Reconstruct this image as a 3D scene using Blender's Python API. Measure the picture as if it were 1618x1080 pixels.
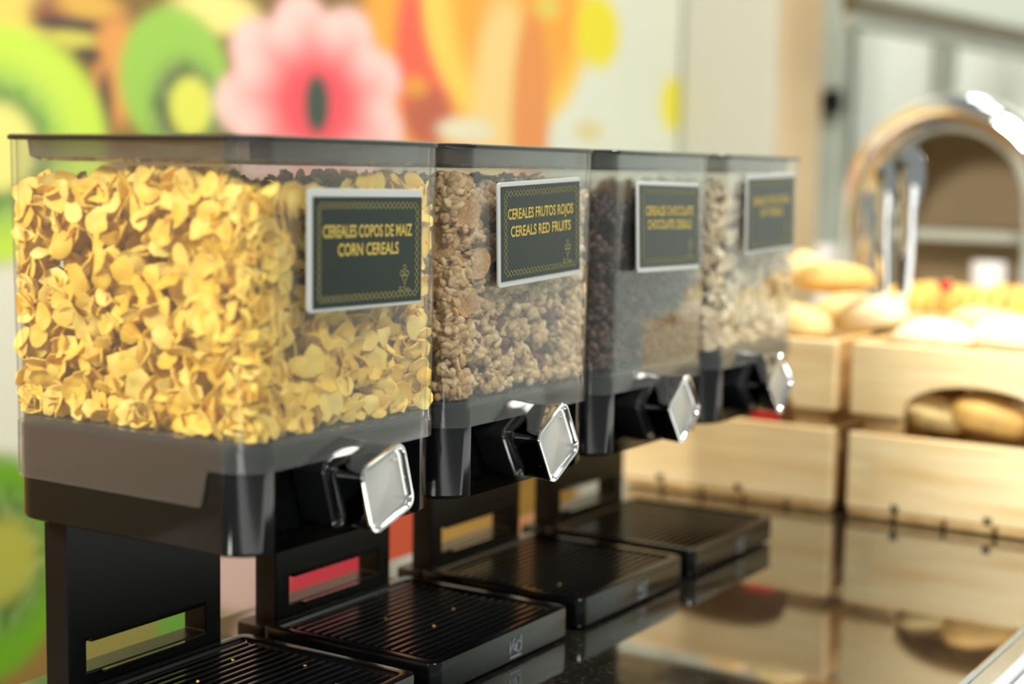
import bpy, bmesh, math, random
import numpy as np
from mathutils import Vector, Matrix, Euler

for o in list(bpy.data.objects):
    bpy.data.objects.remove(o, do_unlink=True)
sc = bpy.context.scene
COL = sc.collection
rnd = random.Random(7)

# ------------------------------------------------------------------ camera
def make_camera():
    f_px, yaw, pitch, roll = 2465.9, math.radians(32.533), math.radians(6.266), math.radians(0.9665)
    fw = Vector((math.cos(yaw) * math.cos(pitch), math.sin(yaw) * math.cos(pitch), -math.sin(pitch)))
    rt = Vector((math.sin(yaw), -math.cos(yaw), 0.0))
    up = rt.cross(fw)
    rt2 = rt * math.cos(roll) + up * math.sin(roll)
    up2 = up * math.cos(roll) - rt * math.sin(roll)
    cd = bpy.data.cameras.new('camera')
    cd.sensor_width = 36.0
    cd.lens = f_px / 1618.0 * 36.0
    cd.clip_start = 0.01
    cd.dof.use_dof = True
    cd.dof.focus_distance = 1.0
    cd.dof.aperture_fstop = 3.2
    co = bpy.data.objects.new('camera', cd)
    m = Matrix((rt2, up2, -fw)).transposed().to_4x4()
    m.translation = Vector((-0.6083, -0.5511, 0.3452))
    co.matrix_world = m
    COL.objects.link(co)
    sc.camera = co
make_camera()

# ------------------------------------------------------------------ world, lamps, exposure
wd = bpy.data.worlds.new('room_light')
sc.world = wd
wd.use_nodes = True
wd.node_tree.nodes['Background'].inputs[0].default_value = (0.86, 0.93, 0.90, 1)
wd.node_tree.nodes['Background'].inputs[1].default_value = 0.30

def area(name, loc, target, size, power, color):
    ld = bpy.data.lights.new(name, 'AREA')
    ld.shape = 'DISK'
    ld.size = size
    ld.energy = power
    ld.color = color
    lo = bpy.data.objects.new(name, ld)
    lo.location = loc
    d = Vector(target) - Vector(loc)
    lo.rotation_euler = d.to_track_quat('-Z', 'Y').to_euler()
    COL.objects.link(lo)
    return lo
area('ceiling_lamp', (-1.35, 0.25, 1.15), (0.0, 0.1, 0.25), 0.50, 54, (1.0, 0.96, 0.88))
area('ceiling_lamp', (-0.5, -1.5, 1.9), (0.6, 0.0, 0.1), 0.40, 44, (1.0, 0.97, 0.92))
area('ceiling_lamp', (0.75, -0.35, 1.45), (1.05, -0.05, 0.1), 0.30, 25, (1.0, 0.93, 0.80))
area('ceiling_lamp', (1.0, -0.1, 2.3), (1.3, 1.0, 0.35), 0.50, 8, (1.0, 0.97, 0.90))
area('wall_fill', (2.1, -1.8, 1.1), (3.45, -1.8, 0.45), 0.60, 34, (0.93, 1.0, 0.98))  # added unseen fill: brightens the wall mirrored in the containers
area('ceiling_lamp', (2.3, 0.2, 2.3), (3.3, 0.5, 0.4), 0.40, 36, (1.0, 0.99, 0.95))

sc.view_settings.view_transform = 'Standard'
sc.view_settings.look = 'None'
sc.view_settings.gamma = 1.0
sc.view_settings.use_curve_mapping = False
sc.view_settings.exposure = 0.0
sc.cycles.transparent_max_bounces = 40
sc.cycles.max_bounces = 10
sc.cycles.use_denoising = True

# ------------------------------------------------------------------ helpers
def lin(c):
    return tuple(((v / 255.0) / 12.92 if v / 255.0 <= 0.04045 else ((v / 255.0 + 0.055) / 1.055) ** 2.4) for v in c)

def tag(o, label=None, cat=None, group=None, kind=None):
    if label: o['label'] = label
    if cat: o['category'] = cat
    if group: o['group'] = group
    if kind: o['kind'] = kind
    return o

def link(name, data, parent=None, mat=None, loc=None, rot=None):
    o = bpy.data.objects.new(name, data)
    COL.objects.link(o)
    if parent is not None: o.parent = parent
    if mat is not None and data is not None and len(data.materials) == 0: data.materials.append(mat)
    if loc is not None: o.location = loc
    if rot is not None: o.rotation_euler = rot
    return o

def empty(name, loc, rot=None):
    o = bpy.data.objects.new(name, None)
    o.empty_display_size = 0.02
    COL.objects.link(o)
    o.location = loc
    if rot: o.rotation_euler = rot
    return o

def mesh(name, v, f, smooth=False, angle=None):
    me = bpy.data.meshes.new(name)
    me.from_pydata([tuple(p) for p in v], [], f)
    me.update()
    if smooth:
        me.shade_smooth()
        if angle is not None:
            me.set_sharp_from_angle(angle=math.radians(angle))
    return me

class MB:
    def __init__(s): s.v = []; s.f = []
    def add(s, v, f):
        n = len(s.v); s.v += [tuple(p) for p in v]; s.f += [tuple(i + n for i in q) for q in f]; return s
    def box(s, x0, x1, y0, y1, z0, z1):
        v = [(x0, y0, z0), (x1, y0, z0), (x1, y1, z0), (x0, y1, z0), (x0, y0, z1), (x1, y0, z1), (x1, y1, z1), (x0, y1, z1)]
        return s.add(v, [(0, 3, 2, 1), (4, 5, 6, 7), (0, 1, 5, 4), (1, 2, 6, 5), (2, 3, 7, 6), (3, 0, 4, 7)])
    def loft(s, rings, cap0=True, cap1=True):
        n = len(rings[0]); v = [p for r in rings for p in r]; f = []
        for k in range(len(rings) - 1):
            for i in range(n):
                j = (i + 1) % n
                f.append((k * n + i, k * n + j, (k + 1) * n + j, (k + 1) * n + i))
        if cap0: f.append(tuple(reversed(range(n))))
        if cap1: f.append(tuple((len(rings) - 1) * n + i for i in range(n)))
        return s.add(v, f)
    def tube(s, pts, r, n=8, cap=True):
        pts = [Vector(p) for p in pts]; rings = []
        prev = None
        for i, p in enumerate(pts):
            t = (pts[min(i + 1, len(pts) - 1)] - pts[max(i - 1, 0)]).normalized()
            if prev is None:
                a = t.orthogonal().normalized()
            else:
                a = (prev - t * prev.dot(t)).normalized()
            prev = a; b = t.cross(a)
            rr = r[i] if isinstance(r, (list, tuple)) else r
            rings.append([tuple(p + (a * math.cos(2 * math.pi * k / n) + b * math.sin(2 * math.pi * k / n)) * rr) for k in range(n)])
        return s.loft(rings, cap, cap)
    def mesh(s, name, smooth=False, angle=None): return mesh(name, s.v, s.f, smooth, angle)

def rrect(x0, x1, y0, y1, r, n=8):
    pts = []
    for cx, cy, a0 in ((x1 - r, y0 + r, -90), (x1 - r, y1 - r, 0), (x0 + r, y1 - r, 90), (x0 + r, y0 + r, 180)):
        for k in range(n + 1):
            a = math.radians(a0 + 90.0 * k / n)
            pts.append((cx + r * math.cos(a), cy + r * math.sin(a)))
    return pts

def at_z(pts, z): return [(p[0], p[1], z) for p in pts]

def bevel(me, w, seg=2, smooth=False, angle=35):
    bm = bmesh.new(); bm.from_mesh(me)
    es = [e for e in bm.edges if len(e.link_faces) == 2 and e.calc_face_angle(0) > math.radians(30)]
    bmesh.ops.bevel(bm, geom=es, offset=w, segments=seg, profile=0.5, affect='EDGES', clamp_overlap=True)
    bm.to_mesh(me); bm.free()
    if smooth:
        me.shade_smooth(); me.set_sharp_from_angle(angle=math.radians(angle))
    return me

# ------------------------------------------------------------------ materials
def newmat(name):
    m = bpy.data.materials.new(name); m.use_nodes = True
    return m, m.node_tree.nodes, m.node_tree.links, m.node_tree.nodes['Principled BSDF']

def pmat(name, col, rough=0.5, metal=0.0, ior=1.5, coat=0.0, noise=0.0, nscale=40.0, bump=0.0, bscale=80.0, sss=0.0, stretch=(1, 1, 1)):
    m, N, L, b = newmat(name)
    b.inputs['Base Color'].default_value = (*col, 1)
    b.inputs['Roughness'].default_value = rough
    b.inputs['Metallic'].default_value = metal
    b.inputs['IOR'].default_value = ior
    b.inputs['Coat Weight'].default_value = coat
    b.inputs['Coat Roughness'].default_value = 0.04
    tc = N.new('ShaderNodeTexCoord'); mp = N.new('ShaderNodeMapping')
    mp.inputs['Scale'].default_value = stretch
    L.new(tc.outputs['Object'], mp.inputs['Vector'])
    if noise:
        t = N.new('ShaderNodeTexNoise'); t.inputs['Scale'].default_value = nscale; t.inputs['Detail'].default_value = 5
        r = N.new('ShaderNodeValToRGB')
        r.color_ramp.elements[0].position = 0.3; r.color_ramp.elements[1].position = 0.7
        r.color_ramp.elements[0].color = (*[c * (1 - noise) for c in col], 1)
        r.color_ramp.elements[1].color = (*[min(1, c * (1 + noise * 0.6)) for c in col], 1)
        L.new(mp.outputs[0], t.inputs['Vector']); L.new(t.outputs['Fac'], r.inputs['Fac']); L.new(r.outputs['Color'], b.inputs['Base Color'])
    if bump:
        t2 = N.new('ShaderNodeTexNoise'); t2.inputs['Scale'].default_value = bscale; t2.inputs['Detail'].default_value = 4
        bp = N.new('ShaderNodeBump'); bp.inputs['Strength'].default_value = bump; bp.inputs['Distance'].default_value = 0.002
        L.new(mp.outputs[0], t2.inputs['Vector']); L.new(t2.outputs['Fac'], bp.inputs['Height']); L.new(bp.outputs[0], b.inputs['Normal'])
    if sss:
        b.inputs['Subsurface Weight'].default_value = sss
        b.inputs['Subsurface Radius'].default_value = (0.004, 0.002, 0.001)
    return m

def clear_plastic(name, t0, color, f0=0.05, rough=0.02, haze=0.0):
    """thin clear wall: Fresnel gloss over transparency that thickens towards grazing angles, with a little haze"""
    m, N, L, b = newmat(name)
    N.remove(b)
    out = N['Material Output']
    def math_(op, a=None, b_=None, c=None):
        n = N.new('ShaderNodeMath'); n.operation = op
        for k, v in enumerate((a, b_, c)):
            if v is None: continue
            if isinstance(v, (int, float)): n.inputs[k].default_value = v
            else: L.new(v, n.inputs[k])
        return n.outputs[0]
    lw = N.new('ShaderNodeLayerWeight'); lw.inputs['Blend'].default_value = 0.5
    fac = lw.outputs['Facing']
    fres = math_('MULTIPLY_ADD', math_('POWER', fac, 5.0), 1.0 - f0, f0)
    cosv = math_('MAXIMUM', math_('SUBTRACT', 1.0, fac), 0.06)
    tv = math_('POWER', t0, math_('DIVIDE', 1.0, cosv))
    vm = N.new('ShaderNodeVectorMath'); vm.operation = 'SCALE'; vm.inputs[0].default_value = color; L.new(tv, vm.inputs['Scale'])
    tr = N.new('ShaderNodeBsdfTransparent'); L.new(vm.outputs[0], tr.inputs[0])
    di = N.new('ShaderNodeBsdfDiffuse'); di.inputs[0].default_value = (0.80, 0.83, 0.81, 1)
    gl = N.new('ShaderNodeBsdfGlossy'); gl.inputs['Roughness'].default_value = rough
    hz = math_('SUBTRACT', 1.0, math_('POWER', 1.0 - haze, math_('DIVIDE', 1.0, cosv)))
    m1 = N.new('ShaderNodeMixShader'); L.new(hz, m1.inputs[0])
    L.new(tr.outputs[0], m1.inputs[1]); L.new(di.outputs[0], m1.inputs[2])
    mx = N.new('ShaderNodeMixShader')
    L.new(fres, mx.inputs[0]); L.new(m1.outputs[0], mx.inputs[1]); L.new(gl.outputs[0], mx.inputs[2]); L.new(mx.outputs[0], out.inputs['Surface'])
    return m

def varied(name, stops, rough=0.5, bump=0.0, bscale=200.0, trans=0.0, ntex=60.0, nmix=0.35):
    """colour picked per object and per loose piece, with a little mottling"""
    m, N, L, b = newmat(name)
    oi = N.new('ShaderNodeObjectInfo'); ge = N.new('ShaderNodeNewGeometry')
    ad = N.new('ShaderNodeMath'); ad.operation = 'ADD'
    fr = N.new('ShaderNodeMath'); fr.operation = 'FRACT'
    L.new(oi.outputs['Random'], ad.inputs[0]); L.new(ge.outputs['Random Per Island'], ad.inputs[1]); L.new(ad.outputs[0], fr.inputs[0])
    tc = N.new('ShaderNodeTexCoord'); t = N.new('ShaderNodeTexNoise'); t.inputs['Scale'].default_value = ntex; t.inputs['Detail'].default_value = 4
    L.new(tc.outputs['Object'], t.inputs['Vector'])
    mix = N.new('ShaderNodeMix'); mix.data_type = 'FLOAT'; mix.inputs['Factor'].default_value = nmix
    L.new(fr.outputs[0], mix.inputs['A']); L.new(t.outputs['Fac'], mix.inputs['B'])
    r = N.new('ShaderNodeValToRGB'); cr = r.color_ramp
    while len(cr.elements) < len(stops): cr.elements.new(0.5)
    for e, (p, c) in zip(cr.elements, stops):
        e.position = p; e.color = (*c, 1)
    L.new(mix.outputs['Result'], r.inputs['Fac']); L.new(r.outputs['Color'], b.inputs['Base Color'])
    b.inputs['Roughness'].default_value = rough
    if bump:
        t2 = N.new('ShaderNodeTexNoise'); t2.inputs['Scale'].default_value = bscale; t2.inputs['Detail'].default_value = 3
        bp = N.new('ShaderNodeBump'); bp.inputs['Strength'].default_value = bump; bp.inputs['Distance'].default_value = 0.001
        L.new(tc.outputs['Object'], t2.inputs['Vector']); L.new(t2.outputs['Fac'], bp.inputs['Height']); L.new(bp.outputs[0], b.inputs['Normal'])
    if trans:
        tl = N.new('ShaderNodeBsdfTranslucent'); mx = N.new('ShaderNodeMixShader'); mx.inputs[0].default_value = trans
        L.new(r.outputs['Color'], tl.inputs['Color']); L.new(b.outputs[0], mx.inputs[1]); L.new(tl.outputs[0], mx.inputs[2])
        L.new(mx.outputs[0], N['Material Output'].inputs['Surface'])
    return m

def wood(name, c0, c1, stretch, rough=0.55):
    m, N, L, b = newmat(name)
    tc = N.new('ShaderNodeTexCoord'); mp = N.new('ShaderNodeMapping'); mp.inputs['Scale'].default_value = stretch
    oi = N.new('ShaderNodeObjectInfo')
    va = N.new('ShaderNodeVectorMath'); va.operation = 'ADD'
    L.new(tc.outputs['Object'], va.inputs[0])
    cx = N.new('ShaderNodeCombineXYZ'); L.new(oi.outputs['Random'], cx.inputs[0]); L.new(oi.outputs['Random'], cx.inputs[2]); L.new(cx.outputs[0], va.inputs[1])
    L.new(va.outputs[0], mp.inputs['Vector'])
    t = N.new('ShaderNodeTexNoise'); t.inputs['Scale'].default_value = 3.0; t.inputs['Detail'].default_value = 6; t.inputs['Distortion'].default_value = 0.6
    L.new(mp.outputs[0], t.inputs['Vector'])
    r = N.new('ShaderNodeValToRGB')
    r.color_ramp.elements[0].position = 0.3; r.color_ramp.elements[1].position = 0.68
    r.color_ramp.elements[0].color = (*c0, 1); r.color_ramp.elements[1].color = (*c1, 1)
    L.new(t.outputs['Fac'], r.inputs['Fac']); L.new(r.outputs['Color'], b.inputs['Base Color'])
    bp = N.new('ShaderNodeBump'); bp.inputs['Strength'].default_value = 0.15; bp.inputs['Distance'].default_value = 0.001
    L.new(t.outputs['Fac'], bp.inputs['Height']); L.new(bp.outputs[0], b.inputs['Normal'])
    b.inputs['Roughness'].default_value = rough
    return m

M = {}
M['black'] = pmat('black_gloss_plastic', (0.005, 0.0055, 0.006), 0.12, ior=1.6)
M['black_satin'] = pmat('black_satin_plastic', (0.0035, 0.0035, 0.0035), 0.32, ior=1.4, bump=0.03, bscale=900)
M['tray_black'] = pmat('black_tray_plastic', (0.003, 0.0032, 0.0038), 0.17, ior=1.42)
M['lid'] = pmat('dark_lid_plastic', (0.012, 0.014, 0.014), 0.12)
M['clear'] = clear_plastic('clear_container_plastic', 0.975, (0.99, 1.0, 0.995), 0.055, 0.02, 0.012)
M['smoke'] = clear_plastic('smoked_clear_plastic', 0.62, (1.0, 1.0, 0.97), 0.05, 0.03, 0.02)
M['skirt'] = clear_plastic('grey_clear_plastic', 0.92, (1.0, 1.0, 1.0), 0.07, 0.05, 0.016)
M['dial_grey'] = pmat('black_plastic_reflect_tone', (0.018, 0.020, 0.020), 0.2, ior=1.6)  # black block greyed to stand in for its reflections
M['chrome'] = pmat('chrome', (0.86, 0.86, 0.85), 0.045, 1.0)
M['satin'] = pmat('satin_silver', (0.45, 0.45, 0.43), 0.45, 0.5, noise=0.05, nscale=600)
M['holder'] = pmat('frosted_acrylic', (0.38, 0.40, 0.385), 0.25)
M['card'] = pmat('dark_card', (0.007, 0.014, 0.012), 0.22, ior=1.36, noise=0.25, nscale=120)
M['gold'] = pmat('gold_print', (0.40, 0.30, 0.045), 0.45)
M['gold_dim'] = pmat('dim_gold_print', (0.17, 0.16, 0.045), 0.4)
M['logo'] = pmat('pale_print', (0.20, 0.24, 0.28), 0.4)

# ------------------------------------------------------------------ counter (structure)
def granite():
    m, N, L, b = newmat('black_polished_granite')
    tc = N.new('ShaderNodeTexCoord')
    v = N.new('ShaderNodeTexVoronoi'); v.inputs['Scale'].default_value = 420
    L.new(tc.outputs['Object'], v.inputs['Vector'])
    r = N.new('ShaderNodeValToRGB')
    r.color_ramp.elements[0].position = 0.0; r.color_ramp.elements[0].color = (0.006, 0.006, 0.005, 1)
    r.color_ramp.elements[1].position = 1.0; r.color_ramp.elements[1].color = (0.05, 0.046, 0.036, 1)
    r.color_ramp.elements.new(0.72).color = (0.012, 0.011, 0.009, 1)
    L.new(v.outputs['Color'], r.inputs['Fac']); L.new(r.outputs['Color'], b.inputs['Base Color'])
    b.inputs['Roughness'].default_value = 0.07
    b.inputs['IOR'].default_value = 1.95
    b.inputs['Coat Weight'].default_value = 1.0
    b.inputs['Coat Roughness'].default_value = 0.03
    return m
M['granite'] = granite()
CT = bevel(MB().box(-1.6, 1.5, -0.257, 0.268, -0.04, 0.0).mesh('counter_top'), 0.004, 3)
tag(link('counter', CT, None, M['granite']), 'black polished stone buffet counter under the dispensers and crates', 'counter', kind='structure')
M['steel'] = pmat('brushed_steel', (0.55, 0.57, 0.56), 0.25, 1.0)
M['white_lam'] = pmat('white_laminate', (0.80, 0.82, 0.86), 0.35)
tr = bevel(MB().box(-1.6, 1.5, -0.273, -0.2571, -0.05, -0.001).mesh('trim_1'), 0.002, 2)
tag(link('trim_1', tr, None, M['steel']), 'grey metal edge strip along the counter front', 'trim', kind='structure')
tg = bevel(MB().box(-1.6, 1.5, -0.62, -0.2735, -0.06, -0.012).mesh('tray_rail'), 0.004, 2)
tag(link('tray_rail', tg, None, M['white_lam']), 'white tray ledge in front of the dark counter', 'ledge', kind='structure')
base = MB().box(-1.6, 1.5, -0.22, 0.24, -0.9, -0.0405).mesh('counter_base')
tag(link('counter_base', base, None, pmat('dark_base_panel', (0.03, 0.028, 0.025), 0.5)), 'dark cabinet base carrying the stone counter', 'counter', kind='structure')

# ------------------------------------------------------------------ room shell
M['floor'] = pmat('floor_tile', (0.10, 0.09, 0.08), 0.4, noise=0.2, nscale=3)
tag(link('floor', MB().box(-3, 5, -3.6, 1.02, -0.95, -0.9).mesh('floor'), None, M['floor']), 'dark tiled restaurant floor', 'floor', kind='structure')
M['wall'] = pmat('grey_wall_paint', lin((196, 196, 182)), 0.6, noise=0.03, nscale=4)
tag(link('wall_back', MB().box(-3, 3.6, 1.012, 1.10, -0.9, 2.6).mesh('wall_back'), None, M['wall']), 'pale painted wall behind the mural', 'wall', kind='structure')

MURAL = [
(1.091,0.466,0.427,0.288,(128,100,48),0.25),
(0.696,0.526,0.067,0.030,(236,208,98),0.60),(0.760,0.530,0.056,0.025,(150,92,60),0.60),(0.806,0.546,0.058,0.019,(218,172,76),0.60),
(0.773,0.518,0.064,0.011,(82,64,56),0.50),(0.779,0.500,0.046,0.013,(205,198,84),0.60),(0.854,0.468,0.046,0.078,(222,152,78),0.50),
(0.804,0.482,0.025,0.013,(84,64,52),0.60),(0.831,0.421,0.014,0.050,(96,70,56),0.60),(1.040,0.559,0.095,0.033,(242,226,138),0.50),
(1.097,0.406,0.080,0.041,(100,108,52),0.60),(0.960,0.461,0.106,0.101,(152,197,78),0.18),(0.978,0.421,0.069,0.071,(84,100,64),0.45),
(0.988,0.425,0.043,0.043,(222,224,88),0.30),
(0.660,0.101,0.309,0.116,(228,226,206),0.10),
(0.666,0.367,0.171,0.146,(198,228,74),0.12),(0.653,0.360,0.112,0.102,(132,184,66),0.50),(0.656,0.362,0.086,0.078,(70,112,62),0.50),
(0.659,0.363,0.062,0.058,(234,230,130),0.35),
(0.637,-0.155,0.123,0.146,(112,168,34),0.15),(0.644,-0.148,0.091,0.096,(66,104,50),0.50),(0.647,-0.149,0.067,0.059,(176,176,72),0.40),
(0.891,-0.296,0.153,0.053,(150,140,74),0.40),(0.962,-0.302,0.050,0.037,(110,165,60),0.40),
(1.659,0.535,0.318,0.198,(246,166,56),0.20),(1.542,0.540,0.094,0.156,(234,96,70),0.35),(1.550,0.432,0.076,0.053,(190,92,64),0.50),
(1.514,0.481,0.037,0.019,(230,152,58),0.50),(1.809,0.635,0.284,0.229,(246,206,88),0.10),(1.825,0.644,0.224,0.196,(246,168,60),0.25),
(1.788,0.456,0.110,0.215,(242,208,134),0.35),(1.875,0.436,0.069,0.221,(232,146,74),0.30),(1.663,0.413,0.094,0.024,(230,224,192),0.40),
(1.110,-0.255,0.098,0.068,(226,190,178),0.30),(1.297,-0.309,0.128,0.083,(214,66,78),0.30),(1.499,-0.281,0.109,0.133,(226,100,70),0.30),
(1.681,-0.304,0.123,0.094,(206,160,84),0.30),(2.069,-0.296,0.278,0.091,(206,158,74),0.30),
(2.123,0.621,0.091,0.076,(238,224,44),0.30),(2.452,0.493,0.060,0.062,(238,228,60),0.40),(2.093,0.426,0.060,0.022,(224,208,150),0.70),
(1.928,0.651,0.050,0.026,(228,206,96),0.50),
]
def make_mural():
    xs = np.arange(-1.4, 2.4901, 0.009); zs = np.arange(-0.88, 1.6, 0.009)
    nx, nz = len(xs), len(zs)
    X, Z = np.meshgrid(xs, zs, indexing='xy')
    def sm(a, b, t):
        t = np.clip((t - a) / (b - a), 0, 1); return t * t * (3 - 2 * t)
    C = np.empty((nz, nx, 3)); C[:] = lin((226, 230, 212))
    k = sm(0.75, 0.55, X)[..., None]
    C = C * (1 - k) + np.array(lin((176, 122, 62))) * k
    k = (sm(0.68, 0.9, Z) * sm(2.0, 1.8, X))[..., None]
    C = C * (1 - k) + np.array(lin((225, 190, 110))) * k
    k = (sm(-0.1, -0.2, Z) * sm(2.3, 1.9, X))[..., None]
    C = C * (1 - k) + np.array(lin((150, 120, 60))) * k
    for cx, cz, rx, rz, col, soft in MURAL:
        d = np.sqrt(((X - cx) / rx) ** 2 + ((Z - cz) / rz) ** 2)
        k = sm(1 + soft * 0.5, 1 - soft * 0.8, d)[..., None]
        C = C * (1 - k) + np.array(lin(col)) * k
    # pink flower: lobed petals, red at the heart, pale at the tips, dark centre
    fx, fz = 1.259, 0.441
    dx, dz = (X - fx) / 0.225, (Z - fz) / 0.165
    d = np.hypot(dx, dz); a = np.arctan2(dz, dx)
    for ph, nl, rad in ((0.3, 9, 1.0), (0.75, 9, 0.86)):
        lob = rad * (0.80 + 0.20 * np.abs(np.cos((a + ph) * nl / 2)) ** 0.6)
        k = sm(lob + 0.07, lob - 0.07, d)[..., None]
        tipk = sm(0.30, 0.92, d / rad)[..., None]
        side = (0.5 + 0.5 * np.abs(np.cos((a + ph) * nl / 2)))[..., None]
        red = np.array(lin((240, 78, 92))); pink = np.array(lin((248, 206, 200))); mid = np.array(lin((246, 140, 132)))
        col = red * (1 - tipk) + (pink * side + mid * (1 - side)) * tipk
        C = C * (1 - k) + col * k
    k = sm(1.12, 0.8, np.sqrt(((X - fx) / 0.031) ** 2 + ((Z - fz) / 0.046) ** 2))[..., None]
    C = C * (1 - k) + np.array(lin((52, 72, 60))) * k
    # kiwi seed rays
    for cx, cz, rx, rz in ((0.659, 0.363, 0.14, 0.13), (0.978, 0.421, 0.075, 0.078), (0.647, -0.149, 0.1, 0.11)):
        dx, dz = (X - cx) / rx, (Z - cz) / rz
        d = np.hypot(dx, dz); a = np.arctan2(dz, dx)
        k = (0.35 * np.clip(np.sin(a * 34), 0, 1) * sm(0.45, 0.6, d) * sm(1.0, 0.7, d))[..., None]
        C = C * (1 - k) + np.array(lin((226, 240, 150))) * k
    v = np.stack([X.ravel(), np.zeros(nx * nz), Z.ravel()], 1)
    idx = np.arange(nx * nz).reshape(nz, nx)
    f = np.stack([idx[:-1, :-1], idx[:-1, 1:], idx[1:, 1:], idx[1:, :-1]], -1).reshape(-1, 4)
    me = bpy.data.meshes.new('fruit_mural')
    me.vertices.add(len(v)); me.vertices.foreach_set('co', v.ravel())
    me.loops.add(f.size); me.loops.foreach_set('vertex_index', f.ravel().astype(np.int32))
    me.polygons.add(len(f)); me.polygons.foreach_set('loop_start', np.arange(0, f.size, 4, dtype=np.int32))
    me.update(calc_edges=True)
    at = me.color_attributes.new('print', 'FLOAT_COLOR', 'POINT')
    at.data.foreach_set('color', np.concatenate([C.reshape(-1, 3) * 0.80, np.ones((nx * nz, 1))], 1).astype(np.float32).ravel())
    m, N, L, b = newmat('printed_mural_vinyl')
    a = N.new('ShaderNodeAttribute'); a.attribute_name = 'print'
    L.new(a.outputs['Color'], b.inputs['Base Color']); b.inputs['Roughness'].default_value = 0.45
    me.materials.append(m)
    o = link('fruit_mural', me, None, None, (0, 1.0, 0))
    s = o.modifiers.new('thickness', 'SOLIDIFY'); s.thickness = 0.008; s.offset = -1
    tag(o, 'large printed wall mural of kiwi slices, pink flower and orange fruit', 'mural')
make_mural()

# column to the right of the mural, kitchen beyond
M['column'] = pmat('column_paint', lin((184, 182, 168)), 0.55)
tag(link('column', bevel(MB().box(2.49, 2.739, 0.781, 1.0, -0.9, 2.6).mesh('column'), 0.006, 2), None, M['column']),
    'pale grey square column at the right edge of the mural', 'column', kind='structure')
M['beige'] = pmat('column_lit_beige', lin((206, 178, 136)), 0.5)
tag(link('column_lit_face', MB().box(2.515, 2.739, 0.775, 0.7805, -0.9, 2.6).mesh('column_lit_face'), None, M['beige']), 'side of the column with the light on it painted in as beige', 'trim', kind='structure')  # added sheet: its beige stands in for the light on this column side
M['white_wall'] = pmat('white_kitchen_panel', lin((232, 236, 226)), 0.45)
tag(link('wall_right', MB().box(3.45, 3.55, -3.6, 1.012, -0.9, 2.6).mesh('wall_right'), None, M['white_wall']), 'white kitchen wall at the far right', 'wall', kind='structure')
M['post'] = pmat('pale_frame_paint', lin((190, 194, 180)), 0.5)
M['grey_frame'] = pmat('grey_frame_paint', lin((150, 152, 140)), 0.5)
M['brown_rail'] = pmat('brown_rail', lin((84, 74, 46)), 0.5, noise=0.2, nscale=9)
def kitchen():
    t = empty('cabinet_frame', (3.3, 0.6, -0.9))
    tag(t, 'pale glazed kitchen cabinet frame beyond the crates and column', 'cabinet')
    def part(name, x0, x1, y0, y1, z0, z1, m):
        return link(name, bevel(MB().box(x0 - 3.3, x1 - 3.3, y0 - .6, y1 - .6, z0 + .9, z1 + .9).mesh(name), 0.004, 1), t, M[m])
    p = part('post', 3.26, 3.32, 0.93, 1.005, -0.9, 2.2, 'post')
    part('panel', 3.36, 3.38, 0.705, 0.93, 0.24, 2.0, 'white_wall')
    part('panel', 3.36, 3.38, -0.6, 0.665, 0.24, 2.0, 'white_wall')
    part('divider', 3.30, 3.36, 0.666, 0.704, 0.52, 2.2, 'grey_frame')
    part('lower_panel', 3.36, 3.40, -0.6, 0.93, -0.9, 0.235, 'grey_frame')
    link('latch', bevel(MB().box(-.062, -.041, 0.318, 0.384, 1.404, 1.466).mesh('latch'), 0.003, 1), p, M['black_satin'])
kitchen()
def hood():
    t = empty('overhead_shelf', (2.18, 0.50, 0.63), (0, 0, math.atan2(-.10, .93)))
    tag(t, 'overhead shelf with brown lower rail above the white panels', 'shelf')
    link('rail', bevel(MB().box(0, 0.94, -0.012, 0.02, 0.014, 0.050).mesh('rail'), 0.003, 2), t, M['brown_rail'])
    link('light_strip', bevel(MB().box(0, 0.94, -0.008, 0.018, -0.012, 0.0135).mesh('light_strip'), 0.003, 1), t, M['grey_frame'])
    link('board', bevel(MB().box(0, 0.94, 0.0, 0.02, 0.0505, 0.5).mesh('board'), 0.004, 2), t, M['post'])
hood()

# ------------------------------------------------------------------ dispensers
P, W, D, R = 0.19, 0.1818, 0.1965, 0.0204
TP = 0.0018
ZT, ZS, ZR, ZH, ZTAB = 0.3614, 0.1951, 0.1818, 0.1346, 0.161
OX, OY = W / 2, D / 2          # local origin of a dispenser: centre of its footprint
def sh(pts): return [(p[0] - OX, p[1] - OY, p[2]) for p in pts]

def ring(inset, z, r=R, n=10):
    return sh(at_z(rrect(inset, W - inset, inset, D - inset, max(r - inset * 0.6, 0.004), n), z))

def container_mesh():
    b = MB()
    t = 0.0026
    o = [ring(TP, ZS - 0.002), ring(TP, ZS + 0.001), ring(TP * 0.5, (ZS + ZT) / 2), ring(0.0003, ZT - 0.0032)]
    i = [ring(0.0003 + t, ZT - 0.0032), ring(TP * 0.5 + t, (ZS + ZT) / 2), ring(TP + t, ZS + 0.001), ring(TP + t, ZS - 0.002)]
    b.loft(o + i + [o[0]], False, False)
    return b.mesh('container', True, 50)

def shelf_mesh():
    b = MB(); b.loft([ring(TP + .0028, ZS - 0.0016), ring(TP + .0028, ZS + 0.0016)])
    return b.mesh('container_floor', True, 40)

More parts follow.
